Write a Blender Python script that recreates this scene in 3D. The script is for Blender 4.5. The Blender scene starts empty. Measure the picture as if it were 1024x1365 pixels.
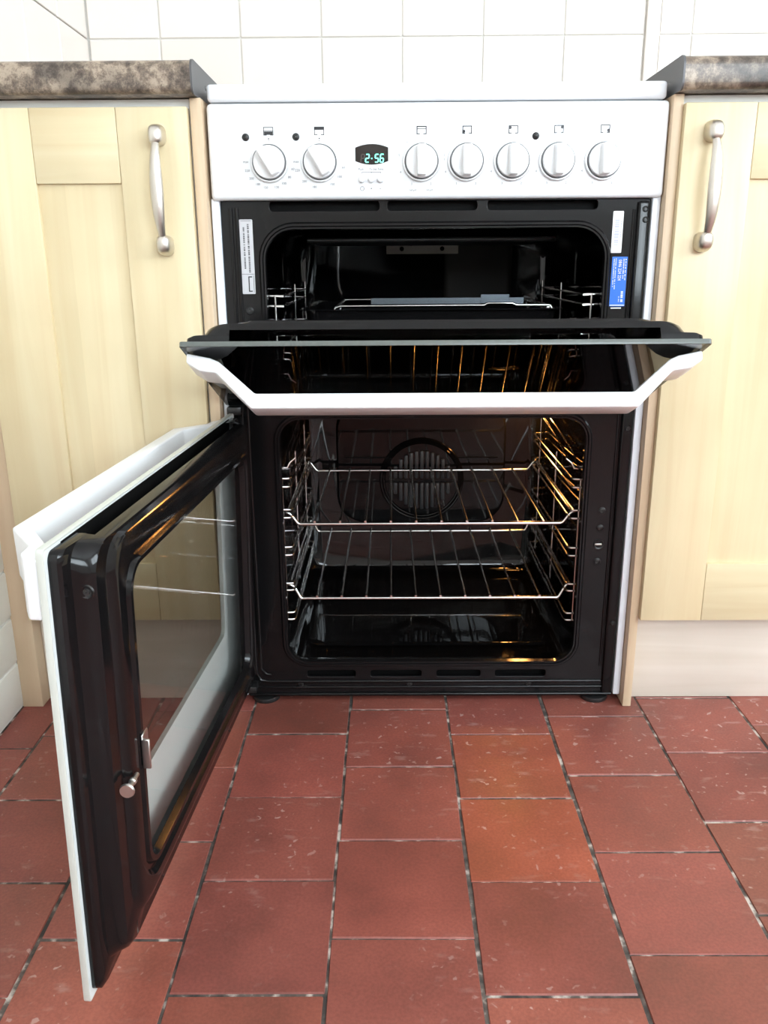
import bpy, bmesh, math, random
from mathutils import Vector, Matrix
random.seed(7)
scene = bpy.context.scene
COL = scene.collection

# ------------------------------------------------------------------ camera
CAM = Vector((-0.0624, -1.1850, 0.6702))
PIT, YAW, ROL, FPX = 0.2921, 0.0076, -0.0066, 1110.18
Fv = Vector((-math.sin(YAW) * math.cos(PIT), math.cos(YAW) * math.cos(PIT), -math.sin(PIT)))
R0 = Vector((math.cos(YAW), math.sin(YAW), 0)); U0 = R0.cross(Fv)
Rv = R0 * math.cos(ROL) + U0 * math.sin(ROL); Uv = U0 * math.cos(ROL) - R0 * math.sin(ROL)
cam = bpy.data.cameras.new('camera'); camo = bpy.data.objects.new('camera', cam); COL.objects.link(camo)
cam.sensor_fit = 'HORIZONTAL'; cam.sensor_width = 36; cam.lens = 36 * FPX / 1024; cam.clip_start = 0.01
camo.matrix_world = Matrix(((Rv.x, Uv.x, -Fv.x, CAM.x), (Rv.y, Uv.y, -Fv.y, CAM.y), (Rv.z, Uv.z, -Fv.z, CAM.z), (0, 0, 0, 1)))
scene.camera = camo

# ------------------------------------------------------------------ world, daylight, exposure
world = bpy.data.worlds.new('overcast_sky'); scene.world = world; world.use_nodes = True
bg = world.node_tree.nodes['Background']
bg.inputs[0].default_value = (0.835, 0.93, 1.0, 1); bg.inputs[1].default_value = 14.0
# window openings: (wall, a0, a1, z0, z1)
WIN_FRONT = (0.28, 2.05, 1.02, 2.15)
ROOM = dict(x0=-0.645, x1=2.35, y0=-3.0, y1=0.6022, z1=2.45)
def portal(name, loc, rot, sx, sy):
    l = bpy.data.lights.new(name, 'AREA'); l.shape = 'RECTANGLE'; l.size = sx; l.size_y = sy
    l.cycles.is_portal = True
    o = bpy.data.objects.new(name, l); COL.objects.link(o); o.location = loc; o.rotation_euler = rot
WIN_SIDE_ADDED = (-2.10, -0.60, 1.02, 2.15)  # side window opening added to bring more light from the right
portal('window_portal', (2.41, (WIN_SIDE_ADDED[0] + WIN_SIDE_ADDED[1]) / 2, (WIN_SIDE_ADDED[2] + WIN_SIDE_ADDED[3]) / 2), (math.pi / 2, 0, math.pi / 2), WIN_SIDE_ADDED[1] - WIN_SIDE_ADDED[0], WIN_SIDE_ADDED[3] - WIN_SIDE_ADDED[2])
portal('window_portal', ((WIN_FRONT[0] + WIN_FRONT[1]) / 2, -3.06, (WIN_FRONT[2] + WIN_FRONT[3]) / 2), (math.pi / 2, 0, 0), WIN_FRONT[1] - WIN_FRONT[0], WIN_FRONT[3] - WIN_FRONT[2])
vs = scene.view_settings
vs.view_transform = 'Standard'; vs.look = 'None'; vs.gamma = 1; vs.exposure = 0.45; vs.use_curve_mapping = False

# ------------------------------------------------------------------ materials
MATS = {}
def new_mat(name):
    m = bpy.data.materials.new(name); m.use_nodes = True; MATS[name] = m
    nt = m.node_tree
    return m, nt, nt.nodes['Principled BSDF'], nt.nodes.new, nt.links.new
def simple(name, col, rough=0.5, metal=0.0, spec=0.5, coat=0.0, bump=0.0, bscale=200, emit=None, estr=0):
    m, nt, b, N, L = new_mat(name)
    b.inputs['Base Color'].default_value = (*col, 1); b.inputs['Roughness'].default_value = rough
    b.inputs['Metallic'].default_value = metal; b.inputs['Specular IOR Level'].default_value = spec
    b.inputs['Coat Weight'].default_value = coat
    if emit:
        b.inputs['Emission Color'].default_value = (*emit, 1); b.inputs['Emission Strength'].default_value = estr
    if bump:
        tc = N('ShaderNodeTexCoord'); n = N('ShaderNodeTexNoise'); n.inputs['Scale'].default_value = bscale
        bp = N('ShaderNodeBump'); bp.inputs['Strength'].default_value = bump; bp.inputs['Distance'].default_value = 0.001
        L(tc.outputs['Object'], n.inputs['Vector']); L(n.outputs['Fac'], bp.inputs['Height']); L(bp.outputs[0], b.inputs['Normal'])
    return m
def ramp(N, stops):
    r = N('ShaderNodeValToRGB'); e = r.color_ramp.elements
    while len(e) < len(stops): e.new(0.5)
    for k, (p, c) in enumerate(stops):
        e[k].position = p; e[k].color = (*c, 1)
    return r
def glass(name, tint, edge=(0.5, 0.6, 0.55), ior=1.5):
    m = bpy.data.materials.new(name); m.use_nodes = True; MATS[name] = m; nt = m.node_tree; N = nt.nodes.new; L = nt.links.new
    nt.nodes.remove(nt.nodes['Principled BSDF'])
    fr = N('ShaderNodeFresnel'); fr.inputs[0].default_value = ior
    g = N('ShaderNodeBsdfGlossy'); g.inputs['Roughness'].default_value = 0.0
    t = N('ShaderNodeBsdfTransparent'); t.inputs[0].default_value = (*tint, 1)
    mx = N('ShaderNodeMixShader'); 
    geo = N('ShaderNodeNewGeometry'); iv = N('ShaderNodeMath'); iv.operation = 'SUBTRACT'; iv.inputs[0].default_value = 1; L(geo.outputs['Backfacing'], iv.inputs[1])
    mu = N('ShaderNodeMath'); mu.operation = 'MULTIPLY'; L(fr.outputs[0], mu.inputs[0]); L(iv.outputs[0], mu.inputs[1])
    L(mu.outputs[0], mx.inputs[0]); L(t.outputs[0], mx.inputs[1]); L(g.outputs[0], mx.inputs[2])
    L(mx.outputs[0], nt.nodes['Material Output'].inputs[0])
    return m
simple('white_enamel', (0.79, 0.80, 0.82), 0.22, coat=0.3)
simple('white_plastic', (0.84, 0.84, 0.85), 0.28)
simple('white_steel', (0.80, 0.82, 0.87), 0.3)
simple('knob_ring', (0.16, 0.16, 0.165), 0.4)
simple('black_enamel', (0.006, 0.0057, 0.006), 0.12, spec=0.28, bump=0.05, bscale=60)
simple('black_enamel_interior', (0.003, 0.0029, 0.003), 0.035, spec=0.42, bump=0.006, bscale=30)
simple('rear_enamel', (0.005, 0.005, 0.0053), 0.05, spec=0.24)
simple('slat_enamel', (0.030, 0.030, 0.033), 0.3, spec=0.4)
simple('black_plastic', (0.012, 0.012, 0.012), 0.4)
simple('dark_void', (0.003, 0.003, 0.003), 0.6, spec=0.1)
simple('chrome_wire', (0.70, 0.68, 0.66), 0.16, metal=1)
simple('zinc_plate', (0.62, 0.60, 0.57), 0.35, metal=1)
simple('heat_worn_plate', (0.26, 0.235, 0.20), 0.5)
simple('clip_steel', (0.16, 0.19, 0.22), 0.25, metal=1)
simple('lit_patch_enamel', (0.016, 0.0135, 0.011), 0.45, spec=0.12)  # brownish tone of the lit rear wall in the grill, put into the colour
simple('screw_dark', (0.05, 0.05, 0.05), 0.3, metal=0.8)
simple('brushed_nickel', (0.64, 0.60, 0.54), 0.40, metal=1)
simple('strip_metal', (0.10, 0.10, 0.105), 0.45, metal=0.3)
simple('print_dark', (0.02, 0.02, 0.022), 0.5)
simple('print_grey', (0.07, 0.07, 0.075), 0.5)
simple('print_pale', (0.17, 0.17, 0.18), 0.5)
simple('sticker_silver', (0.55, 0.54, 0.56), 0.4)
simple('sticker_white', (0.85, 0.85, 0.86), 0.4)
simple('sticker_blue', (0.01, 0.14, 0.62), 0.35)
simple('print_lilac', (0.35, 0.36, 0.55), 0.5)
simple('display_glass', (0.018, 0.014, 0.012), 0.1)
simple('display_ghost', (0.05, 0.035, 0.03), 0.3)
simple('display_digit', (0.1, 0.6, 0.5), 0.4, emit=(0.16, 1.0, 0.72), estr=2.4)
simple('lamp_glass', (0.9, 0.7, 0.4), 0.2, emit=(1.0, 0.50, 0.14), estr=6)
simple('glass_print_white', (0.76, 0.80, 0.79), 0.25)
simple('glass_edge', (0.11, 0.122, 0.112), 0.25)
simple('glass_edge_pale', (0.56, 0.57, 0.52), 0.3)
simple('wall_paint', (0.80, 0.785, 0.75), 0.6, bump=0.15, bscale=40)
simple('ceiling_paint', (0.85, 0.85, 0.84), 0.7)
simple('window_paint', (0.8, 0.8, 0.79), 0.4)
simple('carcass_board', (0.80, 0.78, 0.74), 0.45)
simple('grout', (0.66, 0.62, 0.57), 0.8, bump=0.2)
glass('oven_glass', (0.93, 0.93, 0.92))
glass('grill_glass', (0.30, 0.30, 0.30), ior=1.55)
glass('window_glass', (0.95, 0.96, 0.96))

def wood(name, c1, c2, c3, horizontal=False, rough=0.38, band=0.0):
    m, nt, b, N, L = new_mat(name)
    tc = N('ShaderNodeTexCoord'); oi = N('ShaderNodeObjectInfo')
    ad = N('ShaderNodeVectorMath'); ad.operation = 'ADD'
    ml = N('ShaderNodeVectorMath'); ml.operation = 'SCALE'; ml.inputs[0].default_value = (3.7, 5.1, 2.3); L(oi.outputs['Random'], ml.inputs['Scale'])
    L(tc.outputs['Object'], ad.inputs[0]); L(ml.outputs[0], ad.inputs[1])
    mp = N('ShaderNodeMapping'); mp.inputs['Scale'].default_value = (2.0, 30, 34) if horizontal else (34, 30, 2.0)
    L(ad.outputs[0], mp.inputs[0])
    n = N('ShaderNodeTexNoise'); n.inputs['Scale'].default_value = 1.0; n.inputs['Detail'].default_value = 6; n.inputs['Distortion'].default_value = 0.9
    L(mp.outputs[0], n.inputs['Vector'])
    r = ramp(N, [(0.30, c1), (0.55, c2), (0.80, c3)]); L(n.outputs['Fac'], r.inputs[0])
    mp2 = N('ShaderNodeMapping'); mp2.inputs['Scale'].default_value = (3, 3, 3); L(ad.outputs[0], mp2.inputs[0])
    n2 = N('ShaderNodeTexNoise'); n2.inputs['Scale'].default_value = 1.6; n2.inputs['Detail'].default_value = 2; L(mp2.outputs[0], n2.inputs['Vector'])
    r2 = ramp(N, [(0.35, (0.90, 0.89, 0.86)), (0.65, (1.03, 1.03, 1.03))]); L(n2.outputs['Fac'], r2.inputs[0])
    mx = N('ShaderNodeMix'); mx.data_type = 'RGBA'; mx.blend_type = 'MULTIPLY'; mx.inputs[0].default_value = 1
    L(r.outputs[0], mx.inputs[6]); L(r2.outputs[0], mx.inputs[7])
    last = mx.outputs[2]
    if band:
        sx = N('ShaderNodeSeparateXYZ'); L(tc.outputs['Object'], sx.inputs[0])
        dv = N('ShaderNodeMath'); dv.operation = 'MULTIPLY_ADD'; dv.inputs[1].default_value = 1 / band; dv.inputs[2].default_value = 0.37; L(sx.outputs[0], dv.inputs[0])
        fl = N('ShaderNodeMath'); fl.operation = 'FLOOR'; L(dv.outputs[0], fl.inputs[0])
        wn = N('ShaderNodeTexWhiteNoise'); wn.noise_dimensions = '1D'; L(fl.outputs[0], wn.inputs['W'])
        r3 = ramp(N, [(0.0, (0.91, 0.89, 0.84)), (1.0, (1.05, 1.05, 1.05))]); L(wn.outputs['Value'], r3.inputs[0])
        mx2 = N('ShaderNodeMix'); mx2.data_type = 'RGBA'; mx2.blend_type = 'MULTIPLY'; mx2.inputs[0].default_value = 1
        L(last, mx2.inputs[6]); L(r3.outputs[0], mx2.inputs[7]); last = mx2.outputs[2]
    L(last, b.inputs['Base Color']); b.inputs['Roughness'].default_value = rough
    bp = N('ShaderNodeBump'); bp.inputs['Strength'].default_value = 0.06; bp.inputs['Distance'].default_value = 0.001
    L(n.outputs['Fac'], bp.inputs['Height']); L(bp.outputs[0], b.inputs['Normal'])
    return m
MA = ((0.68, 0.545, 0.335), (0.725, 0.61, 0.395), (0.765, 0.665, 0.46))
wood('maple_upright', *MA); wood('maple_across', *MA, horizontal=True); wood('maple_panel', *MA, band=0.058)
wood('beech_laminate', (0.62, 0.45, 0.30), (0.68, 0.52, 0.36), (0.72, 0.57, 0.41), rough=0.45)
wood('plinth_laminate', (0.66, 0.58, 0.49), (0.72, 0.64, 0.56), (0.76, 0.69, 0.61), horizontal=True, rough=0.5)

def stone():
    m, nt, b, N, L = new_mat('worktop_laminate')
    tc = N('ShaderNodeTexCoord')
    n = N('ShaderNodeTexNoise'); n.inputs['Scale'].default_value = 48; n.inputs['Detail'].default_value = 12; n.inputs['Roughness'].default_value = 0.78; n.inputs['Distortion'].default_value = 0.0
    n2 = N('ShaderNodeTexNoise'); n2.inputs['Scale'].default_value = 17; n2.inputs['Detail'].default_value = 3
    L(tc.outputs['Object'], n.inputs['Vector']); L(tc.outputs['Object'], n2.inputs['Vector'])
    r = ramp(N, [(0.36, (0.045, 0.035, 0.028)), (0.48, (0.16, 0.125, 0.098)), (0.58, (0.36, 0.30, 0.235)), (0.72, (0.20, 0.16, 0.125))])
    r2 = ramp(N, [(0.38, (0.42, 0.40, 0.40)), (0.58, (1.15, 1.1, 1.05))])
    mx = N('ShaderNodeMix'); mx.data_type = 'RGBA'; mx.blend_type = 'MULTIPLY'; mx.inputs[0].default_value = 1
    L(n.outputs['Fac'], r.inputs[0]); L(n2.outputs['Fac'], r2.inputs[0]); L(r.outputs[0], mx.inputs[6]); L(r2.outputs[0], mx.inputs[7])
    L(mx.outputs[2], b.inputs['Base Color']); b.inputs['Roughness'].default_value = 0.32
stone()

def quarry(name, obj_random=True):
    m, nt, b, N, L = new_mat(name)
    geo = N('ShaderNodeNewGeometry'); oi = N('ShaderNodeObjectInfo')
    def noise(scale, detail=4, rough=0.55, dist=0.0):
        n = N('ShaderNodeTexNoise'); n.inputs['Scale'].default_value = scale; n.inputs['Detail'].default_value = detail
        n.inputs['Roughness'].default_value = rough; n.inputs['Distortion'].default_value = dist; L(geo.outputs['Position'], n.inputs['Vector']); return n
    big = noise(7, 5, 0.6); fine = noise(300, 3)
    base = ramp(N, [(0.30, (0.185, 0.058, 0.044)), (0.50, (0.255, 0.072, 0.053)), (0.72, (0.32, 0.090, 0.064))]); L(big.outputs['Fac'], base.inputs[0])
    mx = N('ShaderNodeMix'); mx.data_type = 'RGBA'; mx.blend_type = 'MULTIPLY'; mx.inputs[0].default_value = 1 if obj_random else 0
    L(base.outputs[0], mx.inputs[6]); L(oi.outputs['Color'], mx.inputs[7])
    gr = ramp(N, [(0.35, (0.88, 0.88, 0.88)), (0.65, (1.08, 1.08, 1.08))]); L(fine.outputs['Fac'], gr.inputs[0])
    m2 = N('ShaderNodeMix'); m2.data_type = 'RGBA'; m2.blend_type = 'MULTIPLY'; m2.inputs[0].default_value = 1
    L(mx.outputs[2], m2.inputs[6]); L(gr.outputs[0], m2.inputs[7])
    # pale scuffs and plaster spots, gathered in patches
    patch = noise(3.2, 2); sp = noise(85, 2, 0.5, 0.4); smear = N('ShaderNodeTexNoise')
    mp = N('ShaderNodeMapping'); mp.inputs['Scale'].default_value = (26, 70, 30); mp.inputs['Rotation'].default_value = (0, 0, 0.5)
    L(geo.outputs['Position'], mp.inputs[0]); L(mp.outputs[0], smear.inputs['Vector']); smear.inputs['Scale'].default_value = 1; smear.inputs['Detail'].default_value = 5
    pr = ramp(N, [(0.42, (0, 0, 0)), (0.60, (1, 1, 1))]); L(patch.outputs['Fac'], pr.inputs[0])
    sr = ramp(N, [(0.655, (0, 0, 0)), (0.70, (1, 1, 1))]); L(sp.outputs['Fac'], sr.inputs[0])
    mr = ramp(N, [(0.60, (0, 0, 0)), (0.74, (0.6, 0.6, 0.6))]); L(smear.outputs['Fac'], mr.inputs[0])
    a = N('ShaderNodeMath'); a.operation = 'MAXIMUM'; L(sr.outputs[0], a.inputs[0]); L(mr.outputs[0], a.inputs[1])
    c = N('ShaderNodeMath'); c.operation = 'MULTIPLY'; L(a.outputs[0], c.inputs[0]); L(pr.outputs[0], c.inputs[1])
    d = N('ShaderNodeMath'); d.operation = 'MULTIPLY'; d.inputs[1].default_value = 0.5; L(c.outputs[0], d.inputs[0])
    m3 = N('ShaderNodeMix'); m3.data_type = 'RGBA'; L(d.outputs[0], m3.inputs[0]); L(m2.outputs[2], m3.inputs[6]); m3.inputs[7].default_value = (0.62, 0.47, 0.42, 1)
    L(m3.outputs[2], b.inputs['Base Color'])
    rr_ = ramp(N, [(0.3, (0.34, 0.34, 0.34)), (0.7, (0.52, 0.52, 0.52))]); L(big.outputs['Fac'], rr_.inputs[0]); L(rr_.outputs[0], b.inputs['Roughness'])
    bp = N('ShaderNodeBump'); bp.inputs['Strength'].default_value = 0.12; bp.inputs['Distance'].default_value = 0.002
    L(big.outputs['Fac'], bp.inputs['Height']); L(bp.outputs[0], b.inputs['Normal'])
quarry('quarry_tile')
def mortar():
    m, nt, b, N, L = new_mat('old_mortar')
    geo = N('ShaderNodeNewGeometry'); n = N('ShaderNodeTexNoise'); n.inputs['Scale'].default_value = 45; n.inputs['Detail'].default_value = 6
    L(geo.outputs['Position'], n.inputs['Vector'])
    r = ramp(N, [(0.40, (0.04, 0.034, 0.03)), (0.54, (0.12, 0.095, 0.08)), (0.64, (0.55, 0.48, 0.42))]); L(n.outputs['Fac'], r.inputs[0])
    L(r.outputs[0], b.inputs['Base Color']); b.inputs['Roughness'].default_value = 0.9
    bp = N('ShaderNodeBump'); bp.inputs['Strength'].default_value = 0.6; bp.inputs['Distance'].default_value = 0.003
    L(n.outputs['Fac'], bp.inputs['Height']); L(bp.outputs[0], b.inputs['Normal'])
mortar()
def ceramic():
    m, nt, b, N, L = new_mat('cream_wall_tile')
    oi = N('ShaderNodeObjectInfo'); r = ramp(N, [(0, (0.775, 0.70, 0.635)), (1, (0.81, 0.745, 0.685))]); L(oi.outputs['Random'], r.inputs[0])
    L(r.outputs[0], b.inputs['Base Color']); b.inputs['Roughness'].default_value = 0.2
    geo = N('ShaderNodeNewGeometry'); n = N('ShaderNodeTexNoise'); n.inputs['Scale'].default_value = 9; L(geo.outputs['Position'], n.inputs['Vector'])
    bp = N('ShaderNodeBump'); bp.inputs['Strength'].default_value = 0.08; bp.inputs['Distance'].default_value = 0.004
    L(n.outputs['Fac'], bp.inputs['Height']); L(bp.outputs[0], b.inputs['Normal'])
ceramic()
simple('painted_brick', (0.72, 0.70, 0.64), 0.55, bump=0.9, bscale=55)

# ------------------------------------------------------------------ mesh helpers
def finish(name, me, mat, parent=None, smooth=38):
    if mat: me.materials.append(MATS[mat])
    if smooth:
        bm = bmesh.new(); bm.from_mesh(me)
        for f in bm.faces: f.smooth = True
        ca = math.radians(smooth)
        for e in bm.edges:
            if len(e.link_faces) == 2 and e.calc_face_angle(0) > ca: e.smooth = False
        bm.to_mesh(me); bm.free()
    o = bpy.data.objects.new(name, me); COL.objects.link(o)
    if parent: o.parent = parent
    return o
class MB:
    def __init__(s): s.v = []; s.f = []
    def add(s, vs_, fs):
        k = len(s.v); s.v += [tuple(p) for p in vs_]; s.f += [tuple(i + k for i in q) for q in fs]; return s
    def box(s, x0, x1, y0, y1, z0, z1, bev=0.0, seg=2):
        bm = bmesh.new(); bmesh.ops.create_cube(bm, size=1)
        for v in bm.verts: v.co = Vector(((x0 + x1) / 2 + v.co.x * (x1 - x0), (y0 + y1) / 2 + v.co.y * (y1 - y0), (z0 + z1) / 2 + v.co.z * (z1 - z0)))
        if bev: bmesh.ops.bevel(bm, geom=bm.edges[:], offset=bev, segments=seg, profile=0.5, affect='EDGES')
        return s.bm(bm)
    def bm(s, bm):
        bm.verts.index_update(); s.add([v.co for v in bm.verts], [[v.index for v in f.verts] for f in bm.faces]); bm.free(); return s
    def mesh_(s, me, M=None):
        s.add([(M @ v.co) if M else v.co for v in me.vertices], [p.vertices[:] for p in me.polygons]); return s
    def loft(s, loops, cap0=False, cap1=False, skip=None, flip=False):
        k0 = len(s.v); n = len(loops[0])
        for l in loops: s.v += [tuple(p) for p in l]
        for i in range(len(loops) - 1):
            for j in range(n):
                if skip and skip(i, j): continue
                a, b = k0 + i * n + j, k0 + i * n + (j + 1) % n
                q = (a, b, b + n, a + n); s.f.append(q[::-1] if flip else q)
        if cap0: q = tuple(k0 + j for j in range(n)); s.f.append(q if flip else q[::-1])
        if cap1:
            b0 = k0 + (len(loops) - 1) * n; q = tuple(b0 + j for j in range(n)); s.f.append(q[::-1] if flip else q)
        return s
    def tube(s, pts, r, seg=8, closed=False, cap=True):
        pts = [Vector(p) for p in pts]; n = len(pts); loops = []
        rs = r if isinstance(r, (list, tuple)) else [r] * n
        nrm = None
        for i in range(n):
            if closed: t = (pts[(i + 1) % n] - pts[i - 1])
            else: t = pts[min(i + 1, n - 1)] - pts[max(i - 1, 0)]
            t.normalize()
            if nrm is None:
                nrm = t.orthogonal().normalized()
            else:
                nrm = (nrm - t * nrm.dot(t)).normalized()
            bn = t.cross(nrm)
            loops.append([pts[i] + (nrm * math.cos(a) + bn * math.sin(a)) * rs[i] for a in [2 * math.pi * k / seg for k in range(seg)]])
        if closed:
            loops.append(loops[0]); s.loft(loops)
        else: s.loft(loops, cap, cap)
        return s
    def lathe(s, prof, c, axis='y', seg=40, cap0=False, cap1=False):
        loops = []
        for r, h in prof:
            lp = []
            for k in range(seg):
                a = 2 * math.pi * k / seg; ca, sa = r * math.cos(a), r * math.sin(a)
                lp.append((c[0] + ca, c[1] + h, c[2] + sa) if axis == 'y' else ((c[0] + ca, c[1] + sa, c[2] + h) if axis == 'z' else (c[0] + h, c[1] + ca, c[2] + sa)))
            loops.append(lp)
        return s.loft(loops, cap0, cap1)
    def build(s, name, mat, parent=None, smooth=38, recalc=True):
        me = bpy.data.meshes.new(name); me.from_pydata(s.v, [], s.f)
        if recalc:
            bm = bmesh.new(); bm.from_mesh(me); bmesh.ops.recalc_face_normals(bm, faces=bm.faces[:]); bm.to_mesh(me); bm.free()
        me.update()
        return finish(name, me, mat, parent, smooth)
def box(name, b, mat, parent=None, bev=0.0015, seg=2):
    return MB().box(*b, bev, seg).build(name, mat, parent)
def rr(x0, x1, z0, z1, r, seg=6, extra=None):
    P = []
    for cx, cz, a0 in ((x0 + r, z0 + r, 180), (x1 - r, z0 + r, 270), (x1 - r, z1 - r, 0), (x0 + r, z1 - r, 90)):
        for k in range(seg + 1):
            a = math.radians(a0 + 90 * k / seg); P.append((cx + r * math.cos(a), cz + r * math.sin(a)))
        if a0 == 0 and extra: P += [(extra[1], z1), (extra[0], z1)]
    return P
def plate(polys, depth, bevel=0.0):
    """flat plate with holes from closed polygons in (x, z); occupies y in [0, depth] (front face at y = 0)"""
    cu = bpy.data.curves.new('plate', 'CURVE'); cu.dimensions = '2D'; cu.fill_mode = 'BOTH'
    for P in polys:
        sp = cu.splines.new('POLY'); sp.points.add(len(P) - 1); sp.use_cyclic_u = True
        for q, p in zip(sp.points, P): q.co = (p[0], p[1], 0, 1)
    cu.extrude = depth / 2 - bevel; cu.bevel_depth = bevel; cu.bevel_resolution = 1
    cu.offset = -bevel
    o = bpy.data.objects.new('plate', cu)
    me = bpy.data.meshes.new_from_object(o); bpy.data.objects.remove(o); bpy.data.curves.remove(cu)
    for v in me.vertices: v.co = Vector((v.co.x, depth / 2 - v.co.z, v.co.y))
    return me
def text_mesh(body, size, align='CENTER'):
    cu = bpy.data.curves.new('txt', 'FONT'); cu.body = body; cu.size = size; cu.align_x = align; cu.align_y = 'CENTER'; cu.resolution_u = 2
    o = bpy.data.objects.new('txt', cu); me = bpy.data.meshes.new_from_object(o); bpy.data.objects.remove(o); bpy.data.curves.remove(cu)
    for v in me.vertices: v.co = Vector((v.co.x, 0, v.co.y))
    return me
def tag(o, label=None, cat=None, group=None, kind=None):
    if label: o['label'] = label
    if cat: o['category'] = cat
    if group: o['group'] = group
    if kind: o['kind'] = kind
    return o
def empty(name, loc):
    o = bpy.data.objects.new(name, None); COL.objects.link(o); o.location = loc; o.empty_display_size = 0.1; return o
def child(o, name, parent, loc=None):
    c = o.copy(); c.name = name; COL.objects.link(c); c.parent = parent
    if loc is not None: c.location = loc
    return c
def struct(o): o['kind'] = 'structure'; return o

# ================================================================== SETTING
X0, X1, Y0, Y1, ZC = ROOM['x0'], ROOM['x1'], ROOM['y0'], ROOM['y1'], ROOM['z1']
floor = struct(MB().box(X0 - 0.15, X1 + 0.15, Y0 - 0.15, Y1 + 0.15, -0.10, -0.0016).build('floor', 'old_mortar'))
JX, PT = -0.2774, 0.1512
FIRST = {-3: 0.02, -2: -0.10, -1: -0.030, 0: -0.097, 1: -0.028, 2: -0.099, 3: -0.050, 4: 0.005, 5: -0.075, 6: -0.02}
tile_meshes = []
for k in range(7):
    bm = bmesh.new(); bmesh.ops.create_cube(bm, size=1)
    for v in bm.verts:
        v.co = Vector((v.co.x + random.uniform(-.005, .004), v.co.y + random.uniform(-.005, .005), v.co.z * 0.012 - 0.006))
    bmesh.ops.bevel(bm, geom=[e for e in bm.edges if all(v.co.z > -0.006 for v in e.verts) or abs(e.verts[0].co.z - e.verts[1].co.z) > 0.003], offset=0.010, segments=2, profile=0.6, affect='EDGES')
    me = bpy.data.meshes.new('quarry_tile'); bm.to_mesh(me); bm.free(); me.materials.append(MATS['quarry_tile']); tile_meshes.append(me)
far = MB()
for c in range(-3, 18):
    xa, xb = JX + PT * c, JX + PT * (c + 1)
    xa = max(xa, X0 + 0.001); xb = min(xb, X1)
    if xb - xa < 0.02: continue
    y = FIRST.get(c, random.uniform(-0.1, 0.03))
    y += 0.153 * 2
    while y > Y0:
        ya, yb = y - 0.153, y
        gx, gy = random.uniform(0.0014, 0.0028), random.uniform(0.0013, 0.0026)
        if c == 2 and ya < -0.05: gx = 0.0036
        if ya > -1.02 and ya < 0.02 and c < 11:
            o = bpy.data.objects.new('floor_tile', random.choice(tile_meshes)); COL.objects.link(o); o.parent = floor
            o.location = ((xa + xb) / 2 + random.uniform(-.0008, .0008), (ya + yb) / 2 + random.uniform(-.0008, .0008), random.uniform(-0.0007, 0.0002))
            o.scale = (xb - xa - gx, yb - ya - gy, 1)
            k_ = random.uniform(0.86, 1.12); o.color = (k_ * random.uniform(0.97, 1.03), k_ * random.uniform(0.96, 1.04), k_ * random.uniform(0.95, 1.04), 1)
            if c == 2 and -0.27 < yb < -0.23: o.color = (1.20, 1.07, 0.84, 1)
            if c == 2 and -0.12 < yb < -0.08: o.color = (1.15, 1.04, 0.90, 1)
            o.rotation_euler = (random.uniform(-.002, .002), random.uniform(-.002, .002), random.uniform(-.004, .004))
        elif ya < -1.0 or (c >= 11 and ya < 0.02):
            far.box(xa + gx / 2, xb - gx / 2, ya + gy / 2, yb - gy / 2, -0.012, -0.0003)
        y = ya
fo = far.build('distant_floor_tiles', 'quarry_tile', floor); fo['kind'] = 'stuff'

wall_back = struct(box('wall_back', (X0 - 0.15, X1 + 0.15, Y1, Y1 + 0.15, 0, ZC), 'grout', bev=0))
wall_left = struct(box('wall_left', (X0 - 0.15, X0, Y0, Y1, 0, ZC), 'wall_paint', bev=0))
c0, c1, d0, d1 = WIN_SIDE_ADDED
me = plate([[(Y0, 0), (Y1, 0), (Y1, ZC), (Y0, ZC)], [(c0, d0), (c1, d0), (c1, d1), (c0, d1)]], 0.15)
wall_right = struct(finish('wall_right', me, 'wall_paint', None, 0)); wall_right.rotation_euler = (0, 0, math.pi / 2); wall_right.location = (X1 + 0.15, 0, 0)
win_added = struct(finish('added_side_window', plate([[(c0, d0), (c1, d0), (c1, d1), (c0, d1)], [(c0 + .05, d0 + .05), (c0 + .65, d0 + .05), (c0 + .65, d1 - .05), (c0 + .05, d1 - .05)],
             [(c0 + .70, d0 + .05), (c1 - .05, d0 + .05), (c1 - .05, d1 - .05), (c0 + .70, d1 - .05)]], 0.06, 0.004), 'window_paint', None, 0))
win_added.rotation_euler = (0, 0, math.pi / 2); win_added.location = (X1 + 0.12, 0, 0)  # unseen window, added to brighten the right side
for p, q in ((c0 + .05, c0 + .65), (c0 + .70, c1 - .05)):
    box('pane', (p, q, 0.026, 0.030, d0 + .05, d1 - .05), 'window_glass', win_added, bev=0)
ceiling = struct(box('ceiling', (X0 - 0.15, X1 + 0.15, Y0 - 0.15, Y1 + 0.15, ZC, ZC + 0.1), 'ceiling_paint', bev=0))
me = plate([[(X0 - 0.15, 0), (X1 + 0.15, 0), (X1 + 0.15, ZC), (X0 - 0.15, ZC)],
            [(WIN_FRONT[0], WIN_FRONT[2]), (WIN_FRONT[1], WIN_FRONT[2]), (WIN_FRONT[1], WIN_FRONT[3]), (WIN_FRONT[0], WIN_FRONT[3])]], 0.15)
wall_front = struct(finish('wall_front', me, 'wall_paint', None, 0)); wall_front.location = (0, Y0 - 0.15, 0)
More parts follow.
